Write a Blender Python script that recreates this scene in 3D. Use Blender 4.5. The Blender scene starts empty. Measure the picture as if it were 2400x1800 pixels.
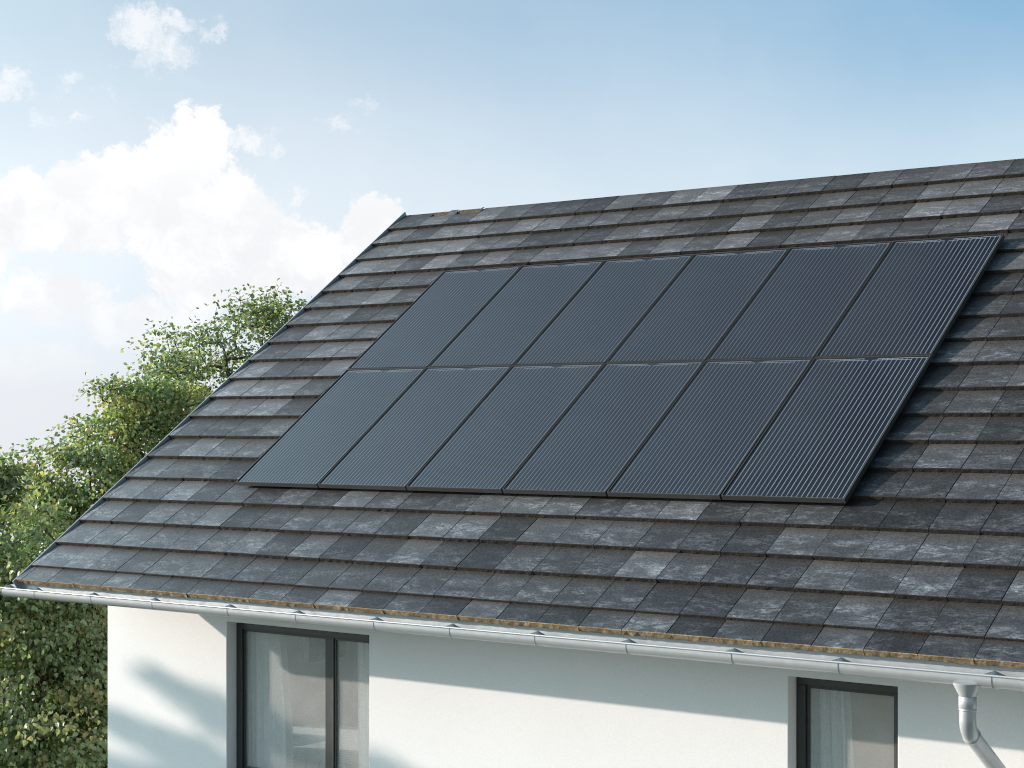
import bpy, bmesh, math, random
import numpy as np
from mathutils import Vector, Matrix

# ------------------------------------------------------------------ camera, sky, sun, exposure
SC = bpy.context.scene
COL = SC.collection
YAW = 0.6386302227
FPX, HORIZON = 4097.2288, 992.8026            # focal length and horizon row of the 2400 x 1800 photograph
CAM = Vector((11.6198, -11.3771, 0.5382))
FW = Vector((-math.sin(YAW), math.cos(YAW), 0)); RT = Vector((math.cos(YAW), math.sin(YAW), 0))
cd = bpy.data.cameras.new('camera'); co = bpy.data.objects.new('camera', cd); COL.objects.link(co)
co.location = CAM; co.rotation_euler = (math.pi/2, 0, YAW)
cd.sensor_width = 36; cd.lens = 36*FPX/2400; cd.shift_y = (HORIZON-900)/2400
cd.clip_start = 0.1; cd.clip_end = 5000
SC.camera = co
SUN_DIR = Vector((2.5, 1.0, -0.585)).normalized()          # the way the light travels
TO_SUN = -SUN_DIR
SUN_EL = math.asin(TO_SUN.z); SUN_AZ = math.atan2(TO_SUN.x, TO_SUN.y)
sd = bpy.data.lights.new('sun', 'SUN'); so = bpy.data.objects.new('sun', sd); COL.objects.link(so)
sd.energy = 4.2; sd.angle = math.radians(0.55); sd.color = (1.0, 0.865, 0.78)
so.rotation_euler = SUN_DIR.to_track_quat('-Z', 'Y').to_euler(); so.location = (-20, -15, 20)
SC.view_settings.view_transform = 'Standard'; SC.view_settings.look = 'None'
SC.view_settings.exposure = 0.55; SC.view_settings.gamma = 1.0
SKY_STRENGTH = 0.06
SC.cycles.pixel_filter_type = 'BOX'; SC.cycles.use_denoising = True; SC.cycles.denoising_prefilter = 'NONE'; SC.cycles.use_adaptive_sampling = False
R = math.radians

def px_dir(u, v):                                           # a pixel of the photograph as a direction in the world
    return FW + RT*((u-1200)/FPX) + Vector((0, 0, (HORIZON-v)/FPX))
def at(u, v, depth): return CAM + px_dir(u, v)*depth

# ---- node helpers
class NT:
    def __init__(s, tree): s.t = tree; s.n = tree.nodes; s.l = tree.links
    def node(s, typ, **kw):
        n = s.n.new(typ)
        for k, v in kw.items(): setattr(n, k, v)
        return n
    def put(s, sock, val):
        if hasattr(val, 'is_output') or isinstance(val, bpy.types.NodeSocket): s.l.new(val, sock)
        elif val is not None: sock.default_value = val
    def math(s, op, a, b=None, c=None, clamp=False):
        n = s.node('ShaderNodeMath', operation=op, use_clamp=clamp)
        for i, v in enumerate((a, b, c)):
            if v is not None: s.put(n.inputs[i], v)
        return n.outputs[0]
    def vmath(s, op, a, b=None):
        n = s.node('ShaderNodeVectorMath', operation=op)
        s.put(n.inputs[0], a)
        if b is not None: s.put(n.inputs[1], b)
        return n.outputs['Value'] if op in ('LENGTH', 'DISTANCE', 'DOT_PRODUCT') else n.outputs[0]
    def mix(s, fac, a, b, blend='MIX'):
        n = s.node('ShaderNodeMix', data_type='RGBA', blend_type=blend)
        s.put(n.inputs[0], fac); s.put(n.inputs[6], a); s.put(n.inputs[7], b)
        return n.outputs[2]
    def ramp(s, fac, lo, hi, a=0.0, b=1.0, smooth=True):
        n = s.node('ShaderNodeMapRange', interpolation_type='SMOOTHSTEP' if smooth else 'LINEAR')
        s.put(n.inputs[0], fac); s.put(n.inputs[1], lo); s.put(n.inputs[2], hi); s.put(n.inputs[3], a); s.put(n.inputs[4], b)
        return n.outputs[0]
    def noise(s, vec, scale, detail=4.0, rough=0.55, dist=0.0, col=False):
        n = s.node('ShaderNodeTexNoise')
        if vec is not None: s.put(n.inputs['Vector'], vec)
        n.inputs['Scale'].default_value = scale; n.inputs['Detail'].default_value = detail
        n.inputs['Roughness'].default_value = rough; n.inputs['Distortion'].default_value = dist
        return n.outputs['Color' if col else 'Fac']

def c4(r, g, b): return (r, g, b, 1.0)

# ---- world: physical sky, low haze and fair-weather cumulus placed by compass direction
def build_world():
    w = bpy.data.worlds.new('World'); SC.world = w; w.use_nodes = True
    k = NT(w.node_tree); k.n.clear()
    sky = k.node('ShaderNodeTexSky', sky_type='NISHITA', sun_disc=False)
    sky.sun_elevation = SUN_EL; sky.sun_rotation = SUN_AZ
    sky.altitude = 0; sky.air_density = 1.0; sky.dust_density = 1.0; sky.ozone_density = 1.5
    gen = k.node('ShaderNodeTexCoord').outputs['Generated']
    sep = k.node('ShaderNodeSeparateXYZ'); k.l.new(gen, sep.inputs[0])
    x, y, z = sep.outputs
    az = k.math('ARCTAN2', x, y)
    el = k.math('ARCSINE', z)
    # azimuth / elevation in degrees
    A = k.math('MULTIPLY', az, 57.29578); Eo = k.math('MULTIPLY', el, 57.29578)
    cmb = k.node('ShaderNodeCombineXYZ'); k.l.new(A, cmb.inputs[0]); k.l.new(Eo, cmb.inputs[1])
    P = cmb.outputs[0]
    def ae(u, v):
        d = px_dir(u, v); return math.degrees(math.atan2(d.x, d.y)), math.degrees(math.atan2(d.z, math.hypot(d.x, d.y)))
    # warp for billowing edges
    def warped(scale, amt, detail=5.0, rough=0.6):
        nz = k.noise(P, scale, detail, rough, col=True)
        off = k.vmath('SUBTRACT', nz, (0.5, 0.5, 0.5))
        sc = k.node('ShaderNodeVectorMath', operation='SCALE'); k.l.new(off, sc.inputs[0]); sc.inputs['Scale'].default_value = amt
        return k.vmath('ADD', P, sc.outputs[0])
    PW = warped(0.62, 1.9); PW2 = warped(1.1, 2.2, 6.0, 0.7)
    def field(blobs, pos, ky=1.0):
        res = None
        for (u, v, rx, ry) in blobs:
            a, e = ae(u, v)
            d = k.vmath('SUBTRACT', pos, (a, e, 0))
            d = k.vmath('DIVIDE', d, (rx/71.5, ry/71.5, 1.0))
            h = k.math('SUBTRACT', 1.0, k.vmath('LENGTH', d))
            h = k.math('MULTIPLY', h, min(rx, ry)/71.5)
            res = h if res is None else k.math('SMOOTH_MAX', res, h, 0.25)
        return res
    cumulus = [(330, 760, 200, 70), (120, 700, 150, 60), (60, 860, 160, 60), (60, 500, 130, 105), (200, 480, 125, 110), (300, 440, 110, 105), (395, 390, 105, 110), (465, 345, 85, 95),
               (560, 490, 90, 110), (440, 530, 150, 110), (620, 560, 95, 90), (720, 590, 110, 80), (865, 545, 85, 90),
               (460, 660, 130, 70), (600, 650, 140, 70), (-60, 560, 130, 100), (790, 650, 120, 60)]
    wisps = [(330, 70, 75, 60), (400, 50, 60, 40), (395, 115, 70, 45), (480, 70, 50, 22), (350, 140, 60, 28),
             (15, 188, 62, 46), (160, 190, 30, 20), (250, 218, 24, 15), (90, 270, 34, 24), (175, 268, 26, 22),
             (570, 330, 60, 34), (655, 345, 26, 26), (800, 285, 34, 22), (700, 470, 30, 30), (850, 245, 16, 16)]
    f1 = field(cumulus, PW); f2 = field(wisps, PW2)
    fine = k.noise(PW, 2.3, 9.0, 0.66); fine2 = k.noise(PW2, 1.7, 8.0, 0.7)
    f1n = k.math('ADD', f1, k.math('MULTIPLY', k.math('SUBTRACT', fine, 0.5), 1.1))
    f2n = k.math('ADD', f2, k.math('MULTIPLY', k.math('SUBTRACT', fine2, 0.5), 1.3))
    m1 = k.ramp(f1n, -0.04, 0.28)
    # the underside of the bank dissolves into the haze
    m1 = k.math('MULTIPLY', m1, k.ramp(Eo, 0.5, 5.0, 0.0, 1.0))
    m2 = k.math('MULTIPLY', k.ramp(f2n, -0.08, 0.58), 0.75)
    # soft shading inside the bank: the lower middle is thicker and greyer
    body = k.math('MULTIPLY', k.ramp(k.noise(PW, 0.5, 6.0, 0.6), 0.36, 0.62), k.ramp(Eo, 10.0, 5.6))
    cloud_hi = (0.70, 0.70, 0.705, 1); cloud_lo = (0.62, 0.625, 0.64, 1)
    ccol = k.mix(body, cloud_hi, cloud_lo)
    # low sky: pale and milky at the horizon and towards the sun, clear blue away from it; physical sky above
    skc = k.mix(1.0, sky.outputs[0], (SKY_STRENGTH*0.92, SKY_STRENGTH, SKY_STRENGTH*1.08, 1), 'MULTIPLY')
    dsun = k.vmath('DOT_PRODUCT', gen, tuple(TO_SUN))
    glow = k.ramp(dsun, -0.12, 0.62)
    up = k.ramp(Eo, 5.5, 14.5)
    haze_n = k.math('MULTIPLY', k.math('SUBTRACT', k.noise(PW, 0.13, 4.0), 0.5), 0.5)
    up = k.math('ADD', up, haze_n, clamp=True)
    lo = k.mix(glow, (0.455, 0.555, 0.62, 1), (0.57, 0.61, 0.655, 1))
    lo = k.mix(k.ramp(Eo, 4.0, 0.5), lo, k.mix(glow, (0.47, 0.54, 0.59, 1), (0.56, 0.57, 0.60, 1)))
    hi = k.mix(glow, (0.166, 0.325, 0.487, 1), (0.36, 0.445, 0.525, 1))
    base = k.mix(k.ramp(Eo, 12.0, 34.0), k.mix(up, lo, hi), skc)
    aur = k.math('POWER', k.math('MAXIMUM', dsun, 0.0), 6.0)
    aur = k.math('MULTIPLY', aur, k.ramp(Eo, -2.0, 4.0))
    sc = k.node('ShaderNodeVectorMath', operation='SCALE'); sc.inputs[0].default_value = (0.77, 1.04, 1.05); k.l.new(k.math('MULTIPLY', aur, 2.7), sc.inputs['Scale'])
    base = k.mix(1.0, base, sc.outputs[0], 'ADD')
    veil = k.math('MULTIPLY', k.math('POWER', k.math('MAXIMUM', dsun, 0.0), 4.0), k.ramp(Eo, 12.0, 30.0))   # thin bright veil high on the sunward side
    sc2 = k.node('ShaderNodeVectorMath', operation='SCALE'); sc2.inputs[0].default_value = (0.46, 0.66, 0.86); k.l.new(k.math('MULTIPLY', veil, 1.3), sc2.inputs['Scale'])
    base = k.mix(1.0, base, sc2.outputs[0], 'ADD')
    c = k.mix(m2, base, (0.69, 0.69, 0.70, 1))
    c = k.mix(m1, c, ccol)
    # below the horizon: dull green-brown distance
    bg = k.node('ShaderNodeBackground'); k.l.new(c, bg.inputs[0]); bg.inputs[1].default_value = 1.0
    out = k.node('ShaderNodeOutputWorld'); k.l.new(bg.outputs[0], out.inputs[0])
WORLD = {}
build_world()

# ------------------------------------------------------------------ helpers for things and meshes
def tag(o, label, cat, group=None):
    o['label'] = label; o['category'] = cat
    if group: o['group'] = group
    return o
def empty(name, loc=(0, 0, 0)):
    o = bpy.data.objects.new(name, None); COL.objects.link(o); o.location = loc; o.empty_display_size = 0.2
    return o
def link(name, me, mats, parent=None, smooth=False):
    for m in (mats if isinstance(mats, (list, tuple)) else [mats]): me.materials.append(m)
    if smooth: me.polygons.foreach_set('use_smooth', [True]*len(me.polygons))
    o = bpy.data.objects.new(name, me); COL.objects.link(o)
    if parent is not None:
        o.parent = parent
        if parent.parent is None: o.matrix_parent_inverse = Matrix.Translation(-parent.location)
    return o

class MB:
    """collects boxes, quads, tubes and lathes, then links them as one mesh object"""
    def __init__(s): s.v = []; s.f = []; s.mi = []; s.sm = []
    def add(s, vs, fs, mi=0, sm=False):
        b = len(s.v); s.v += [tuple(p) for p in vs]
        for f in fs: s.f.append(tuple(b+i for i in f)); s.mi.append(mi); s.sm.append(sm)
    def hexa(s, p, mi=0):                       # p: 8 points, bottom ring then top ring
        s.add(p, [(3, 2, 1, 0), (4, 5, 6, 7), (0, 1, 5, 4), (1, 2, 6, 5), (2, 3, 7, 6), (3, 0, 4, 7)], mi)
    def box(s, x0, x1, y0, y1, z0, z1, mi=0):
        s.hexa([(x0, y0, z0), (x1, y0, z0), (x1, y1, z0), (x0, y1, z0), (x0, y0, z1), (x1, y0, z1), (x1, y1, z1), (x0, y1, z1)], mi)
    def tube(s, pts, radii, seg=24, mi=0, cap=True, sm=True):
        pts = [Vector(p) for p in pts]
        if not isinstance(radii, (list, tuple)): radii = [radii]*len(pts)
        prev = None; rings = []
        for i, p in enumerate(pts):
            t = (pts[min(i+1, len(pts)-1)]-pts[max(i-1, 0)]).normalized()
            ref = Vector((1, 0, 0)) if abs(t.x) < 0.9 else Vector((0, 1, 0))
            if prev is not None: ref = prev
            u = (ref - t*ref.dot(t)).normalized(); prev = u; w = t.cross(u)
            rings.append([p+(u*math.cos(2*math.pi*j/seg)+w*math.sin(2*math.pi*j/seg))*radii[i] for j in range(seg)])
        vs = [q for r in rings for q in r]; fs = []
        for i in range(len(pts)-1):
            for j in range(seg):
                a = i*seg+j; b = i*seg+(j+1) % seg; fs.append((a, b, b+seg, a+seg))
        s.add(vs, fs, mi, sm)
        if cap:
            s.add(rings[0], [tuple(reversed(range(seg)))], mi); s.add(rings[-1], [tuple(range(seg))], mi)
    def build(s, name, mats, parent=None, bevel=0.0, segs=2):
        me = bpy.data.meshes.new(name); me.from_pydata(s.v, [], s.f)
        me.polygons.foreach_set('material_index', s.mi); me.polygons.foreach_set('use_smooth', s.sm)
        bm = bmesh.new(); bm.from_mesh(me); bmesh.ops.recalc_face_normals(bm, faces=bm.faces); bm.to_mesh(me); bm.free()
        o = link(name, me, mats, parent)
        if bevel:
            m = o.modifiers.new('bevel', 'BEVEL'); m.width = bevel; m.segments = segs; m.limit_method = 'ANGLE'; m.angle_limit = R(40)
        return o

def new_mat(name):
    m = bpy.data.materials.new(name); m.use_nodes = True
    k = NT(m.node_tree); b = k.n['Principled BSDF']
    return m, k, b
def bump(k, b, h, strength=0.3, dist=0.01):
    n = k.node('ShaderNodeBump'); n.inputs['Strength'].default_value = strength; n.inputs['Distance'].default_value = dist
    k.l.new(h, n.inputs['Height']); k.l.new(n.outputs[0], b.inputs['Normal'])
def objco(k): return k.node('ShaderNodeTexCoord').outputs['Object']

# ------------------------------------------------------------------ roof frame of reference
TH = 0.6136334551; HN = 0.055
SV = Vector((0, math.cos(TH), math.sin(TH))); NV = Vector((0, -math.sin(TH), math.cos(TH)))
def rp(x, s, h=0.0): return Vector((x, 0, 0)) + SV*s + NV*(h-HN)     # h above the tile lips
def pp(x, s, h=0.0): return Vector((x, 0, 0)) + SV*s + NV*h          # h above the panel tops
XR, XEND = -1.67, 11.9
S_EAVE, S_RIDGE = -1.474, 5.325
TILE_W, TILE_X0 = 0.3643, -1.570
LIPS = [S_EAVE] + [-1.2651+0.3451*i for i in range(19)]
YW, XW = -0.25, -1.463
GROUND = -5.9

# ------------------------------------------------------------------ materials
def mat_tiles():
    m, k, b = new_mat('slate_tile')
    co_ = objco(k)
    mp = k.node('ShaderNodeMapping'); mp.inputs['Rotation'].default_value = (-TH, 0, 0); k.l.new(co_, mp.inputs[0])
    off = k.node('ShaderNodeAttribute', attribute_name='tile_offset').outputs['Vector']
    P = k.vmath('ADD', mp.outputs[0], off)
    st = k.node('ShaderNodeMapping'); st.inputs['Scale'].default_value = (1.0, 2.3, 1.0); k.l.new(P, st.inputs[0])
    tone = k.node('ShaderNodeAttribute', attribute_name='tile_tone').outputs['Fac']
    up = k.node('ShaderNodeAttribute', attribute_name='tile_up').outputs['Fac']
    cloud = k.noise(st.outputs[0], 3.6, 4.0, 0.55, 0.4)
    wisp = k.noise(st.outputs[0], 13.0, 9.0, 0.74, 0.9)
    grain = k.noise(P, 60.0, 7.0, 0.72, 0.4)
    crink = k.noise(st.outputs[0], 32.0, 6.0, 0.7, 1.5)
    pale = k.math('MULTIPLY', k.ramp(cloud, 0.38, 0.66), k.ramp(wisp, 0.42, 0.66))
    pale = k.math('MULTIPLY', pale, k.ramp(up, 0.95, 0.45))
    pale = k.math('MULTIPLY', pale, k.ramp(crink, 0.30, 0.62, 0.35, 1.15))
    c = k.mix(k.ramp(cloud, 0.3, 0.7), (0.0132, 0.0142, 0.0158, 1), (0.0255, 0.0268, 0.0290, 1))
    c = k.mix(pale, c, (0.195, 0.207, 0.222, 1))
    brown = k.math('MULTIPLY', k.ramp(up, 0.55, 1.0), k.ramp(wisp, 0.30, 0.62))
    c = k.mix(k.math('MULTIPLY', brown, 0.62), c, (0.070, 0.052, 0.036, 1))
    c = k.mix(k.ramp(grain, 0.32, 0.72), k.mix(1.0, c, (0.62, 0.62, 0.62, 1), 'MULTIPLY'), k.mix(1.0, c, (1.4, 1.4, 1.4, 1), 'MULTIPLY'))
    cm = k.node('ShaderNodeCombineColor'); [k.l.new(tone, cm.inputs[i]) for i in range(3)]
    c = k.mix(1.0, c, cm.outputs[0], 'MULTIPLY')
    k.l.new(c, b.inputs['Base Color'])
    rr = k.ramp(crink, 0.3, 0.7, 0.52, 0.38); k.l.new(rr, b.inputs['Roughness'])
    b.inputs['Specular Tint'].default_value = (0.80, 0.93, 1.0, 1)
    # weathered, duller tiles against denser, smoother ones
    sp = k.math('MULTIPLY', k.math('ADD', k.math('MULTIPLY', tone, 0.62), 0.10), k.ramp(grain, 0.3, 0.72, 0.6, 1.35))
    sp = k.math('MULTIPLY', sp, k.math('ADD', 0.85, k.math('MULTIPLY', pale, 0.6)))
    sp = k.math('MULTIPLY', sp, k.math('SUBTRACT', 1.0, k.math('MULTIPLY', brown, 0.5)))
    k.l.new(sp, b.inputs['Specular IOR Level']); b.inputs['IOR'].default_value = 1.6; k.l.new(k.math('MULTIPLY', sp, 0.25), b.inputs['Sheen Weight']); b.inputs['Sheen Roughness'].default_value = 0.45; b.inputs['Sheen Tint'].default_value = (0.97, 0.97, 0.97, 1)
    crk = k.node('ShaderNodeTexVoronoi', feature='SMOOTH_F1'); crk.inputs['Scale'].default_value = 34
    k.l.new(k.vmath('ADD', st.outputs[0], k.vmath('MULTIPLY', k.noise(P, 14.0, 4.0, 0.6, col=True), (0.12, 0.12, 0.12))), crk.inputs['Vector'])
    h = k.math('ADD', k.math('MULTIPLY', crk.outputs[0], 0.6), k.math('MULTIPLY', k.noise(P, 28.0, 7.0, 0.68), 1.1))
    h = k.math('ADD', h, k.math('MULTIPLY', crink, 1.2))
    bump(k, b, h, 0.35, 0.0045)
    return m
def mat_rough(name, ca, cb, scale=30.0, rough=0.9, bstr=0.6, bdist=0.01):
    m, k, b = new_mat(name); P = objco(k)
    n = k.noise(P, scale, 6.0, 0.65); n2 = k.noise(P, scale*0.16, 3.0, 0.5)
    c = k.mix(k.ramp(n, 0.35, 0.68), c4(*ca), c4(*cb)); c = k.mix(k.math('MULTIPLY', k.ramp(n2, 0.4, 0.65), 0.4), c, c4(*[v*0.55 for v in ca]))
    k.l.new(c, b.inputs['Base Color']); b.inputs['Roughness'].default_value = rough
    bump(k, b, n, bstr, bdist); return m
def mat_plain(name, col, rough=0.5, metal=0.0, spec=0.5, var=0.12, scale=6.0, bstr=0.0):
    m, k, b = new_mat(name); P = objco(k)
    n = k.noise(P, scale, 5.0, 0.6)
    c = k.mix(n, c4(*[v*(1-var) for v in col]), c4(*[min(1, v*(1+var)) for v in col]))
    k.l.new(c, b.inputs['Base Color']); k.l.new(k.ramp(k.noise(P, scale*2.3, 4.0), 0.3, 0.7, rough*0.9, min(1, rough*1.12)), b.inputs['Roughness'])
    b.inputs['Metallic'].default_value = metal; b.inputs['Specular IOR Level'].default_value = spec
    if bstr: bump(k, b, k.noise(P, scale*20, 4.0), bstr, 0.002)
    return m
def mat_render():
    m, k, b = new_mat('white_render'); P = objco(k)
    g = k.noise(P, 85.0, 6.0, 0.75); big = k.noise(P, 1.1, 4.0, 0.55); mid = k.noise(P, 9.0, 5.0, 0.6)
    c = k.mix(big, (0.80, 0.79, 0.77, 1), (0.86, 0.855, 0.84, 1))
    c = k.mix(k.ramp(g, 0.35, 0.65), k.mix(1.0, c, (0.93, 0.93, 0.93, 1), 'MULTIPLY'), c)
    c = k.mix(k.math('MULTIPLY', k.ramp(mid, 0.52, 0.8), 0.25), c, (0.74, 0.73, 0.70, 1))
    k.l.new(c, b.inputs['Base Color']); b.inputs['Roughness'].default_value = 0.92; b.inputs['Specular IOR Level'].default_value = 0.2
    bump(k, b, k.math('ADD', g, k.math('MULTIPLY', k.noise(P, 70.0, 4.0), 0.7)), 0.25, 0.003)
    return m
def mat_cells():
    m, k, b = new_mat('solar_cells'); P = objco(k)
    n = k.noise(P, 320.0, 3.0, 0.7); sp = k.noise(P, 2.0, 3.0, 0.5)
    c = k.mix(k.ramp(n, 0.35, 0.7), (0.004, 0.006, 0.009, 1), (0.010, 0.014, 0.020, 1))
    c = k.mix(k.math('MULTIPLY', k.ramp(sp, 0.4, 0.7), 0.3), c, (0.022, 0.03, 0.034, 1))
    k.l.new(c, b.inputs['Base Color'])
    b.inputs['Roughness'].default_value = 0.30; b.inputs['Specular IOR Level'].default_value = 0.78
    b.inputs['Specular Tint'].default_value = (0.86, 0.94, 1.0, 1); b.inputs['IOR'].default_value = 1.5
    b.inputs['Coat Weight'].default_value = 0.0
    bump(k, b, n, 0.04, 0.001)
    return m
def mat_glass(name, f0, f1):
    m, k, b = new_mat(name); k.n.remove(b)
    P = objco(k)
    tr = k.node('ShaderNodeBsdfTransparent'); tr.inputs[0].default_value = (0.93, 0.95, 0.94, 1)
    gl = k.node('ShaderNodeBsdfGlossy'); gl.inputs['Roughness'].default_value = 0.02; gl.inputs[0].default_value = (0.9, 0.95, 1, 1)
    df = k.node('ShaderNodeBsdfDiffuse'); df.inputs[0].default_value = (0.80, 0.80, 0.78, 1)       # a film of dust on the pane
    lw = k.node('ShaderNodeLayerWeight'); lw.inputs[0].default_value = 0.5
    frs = k.math('ADD', 0.035, k.math('MULTIPLY', k.math('POWER', lw.outputs['Facing'], 5.0), 0.8))
    film = k.ramp(k.noise(P, 5.0, 6.0, 0.65), 0.25, 0.8, f0, f1)
    m1 = k.node('ShaderNodeMixShader'); k.l.new(film, m1.inputs[0]); k.l.new(tr.outputs[0], m1.inputs[1]); k.l.new(df.outputs[0], m1.inputs[2])
    m2 = k.node('ShaderNodeMixShader'); k.l.new(frs, m2.inputs[0]); k.l.new(m1.outputs[0], m2.inputs[1]); k.l.new(gl.outputs[0], m2.inputs[2])
    k.l.new(m2.outputs[0], k.n['Material Output'].inputs[0]); return m
def mat_curtain():
    m, k, b = new_mat('sheer_curtain'); k.n.remove(b)
    P = objco(k); w = k.noise(P, 60.0, 3.0)
    d = k.node('ShaderNodeBsdfDiffuse'); d.inputs[0].default_value = (0.93, 0.94, 0.95, 1)
    t = k.node('ShaderNodeBsdfTranslucent'); t.inputs[0].default_value = (0.93, 0.94, 0.95, 1)
    tr = k.node('ShaderNodeBsdfTransparent')
    a = k.node('ShaderNodeMixShader'); a.inputs[0].default_value = 0.06; k.l.new(d.outputs[0], a.inputs[1]); k.l.new(t.outputs[0], a.inputs[2])
    c = k.node('ShaderNodeMixShader'); k.l.new(k.ramp(w, 0.3, 0.7, 0.0, 0.05), c.inputs[0]); k.l.new(a.outputs[0], c.inputs[1]); k.l.new(tr.outputs[0], c.inputs[2])
    k.l.new(c.outputs[0], k.n['Material Output'].inputs[0]); return m
def mat_leaf(name, dark, mid, warm, warm_amt):
    m, k, b = new_mat(name); k.n.remove(b)
    t = k.node('ShaderNodeAttribute', attribute_name='leaf_tone').outputs['Fac']
    w = k.node('ShaderNodeAttribute', attribute_name='leaf_warm').outputs['Fac']
    c = k.mix(t, c4(*dark), c4(*mid)); c = k.mix(k.ramp(w, 0.9-warm_amt, 1.0, 0.0, 0.75), c, c4(*warm))
    b = k.node('ShaderNodeBsdfPrincipled'); k.l.new(c, b.inputs['Base Color'])
    b.inputs['Roughness'].default_value = 0.42; b.inputs['Specular IOR Level'].default_value = 0.5
    tl = k.node('ShaderNodeBsdfTranslucent'); k.l.new(k.mix(1.0, c, (1.5, 1.6, 0.7, 1), 'MULTIPLY'), tl.inputs[0])
    mx = k.node('ShaderNodeMixShader'); mx.inputs[0].default_value = 0.40
    k.l.new(b.outputs[0], mx.inputs[1]); k.l.new(tl.outputs[0], mx.inputs[2])
    k.l.new(mx.outputs[0], k.n['Material Output'].inputs[0]); return m

M = {}
M['tile'] = mat_tiles()
M['lip'] = mat_rough('dark_tile_edge', (0.007, 0.006, 0.005), (0.030, 0.019, 0.010), 42.0)  # mottled dark brown for course lips, tile sides and far slope
M['eave'] = mat_rough('eave_mortar', (0.21, 0.145, 0.075), (0.41, 0.31, 0.18), 26.0, 0.9, 0.7, 0.012)
M['ridgebrown'] = mat_rough('ridge_mortar', (0.06, 0.035, 0.018), (0.15, 0.09, 0.05), 40.0)
M['deck'] = mat_plain('roof_underlay', (0.03, 0.03, 0.032), 0.8)
M['verge'] = mat_plain('grey_verge_metal', (0.36, 0.38, 0.40), 0.5, 0.0)
M['soffit'] = mat_plain('white_soffit', (0.62, 0.64, 0.64), 0.6)
M['render'] = mat_render()
M['zinc'] = mat_plain('zinc_gutter', (0.52, 0.535, 0.54), 0.36, 0.4, 0.5, 0.06, 9.0)
M['strap_shadow'] = mat_plain('dark_strap_and_shadow', (0.085, 0.11, 0.13), 0.6)  # straps, and the wedges that put shadow into the gutter's colour
M['frame'] = mat_plain('grey_window_frame', (0.040, 0.043, 0.040), 0.42, 0.0, 0.5, 0.1)
M['gasket'] = mat_plain('black_gasket', (0.006, 0.006, 0.006), 0.6)
M['glass'] = mat_glass('window_glass', 0.20, 0.26)
M['clear'] = mat_glass('added_window_glass', 0.0, 0.005)  # only for the unseen gable window added for room light
M['curtain'] = mat_curtain()
M['cells'] = mat_cells()
M['pframe'] = mat_plain('panel_frame', (0.075, 0.072, 0.066), 0.42, 0.3, 0.5, 0.15, 20.0)
M['busbar'] = mat_plain('silver_busbar', (0.36, 0.395, 0.44), 0.45, 0.0)
M['roomwall'] = mat_plain('room_plaster', (0.78, 0.78, 0.77), 0.9)
M['floorb'] = mat_plain('room_floor', (0.50, 0.43, 0.34), 0.5)
M['bark'] = mat_rough('bark', (0.055, 0.042, 0.032), (0.13, 0.10, 0.075), 22.0)
M['leaf_a'] = mat_leaf('leaf_dense', (0.12, 0.150, 0.075), (0.25, 0.34, 0.20), (0.42, 0.33, 0.15), 0.35)
M['leaf_b'] = mat_leaf('leaf_golden', (0.11, 0.19, 0.10), (0.26, 0.34, 0.18), (0.55, 0.44, 0.20), 0.55)
M['leaf_c'] = mat_leaf('leaf_loose', (0.10, 0.165, 0.09), (0.23, 0.30, 0.16), (0.46, 0.40, 0.22), 0.5)
M['grass'] = mat_rough('lawn_grass', (0.030, 0.055, 0.018), (0.075, 0.105, 0.035), 8.0)
M['paving'] = mat_rough('grey_paving', (0.13, 0.13, 0.12), (0.20, 0.20, 0.185), 4.0, 0.9, 0.2)

# ------------------------------------------------------------------ ground
def build_ground():
    b = MB(); nr, na = 26, 64; V = []                       # a rounded hilltop that falls away all round
    for i in range(nr+1):
        r = 600.0*(i/nr)**2.2
        for j in range(na):
            t = 2*math.pi*j/na; V.append((3+r*math.cos(t), 3+r*math.sin(t), GROUND-max(0.0, r-35)**2*0.00042))
    b.add(V, [(i*na+j, i*na+(j+1) % na, (i+1)*na+(j+1) % na, (i+1)*na+j) for i in range(nr) for j in range(na)], 0, True)
    o = b.build('lawn', M['grass']); o['kind'] = 'structure'
    b = MB(); b.box(-2.6, 13.5, -3.6, YW-0.02, GROUND+0.004, GROUND+0.06)
    o = b.build('terrace', M['paving']); o['kind'] = 'structure'
build_ground()

# ------------------------------------------------------------------ the house
HOUSE = empty('house', (5.2, 4.4, GROUND))
tag(HOUSE, 'white rendered house with a slate tiled roof carrying the solar panels', 'house')

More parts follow.
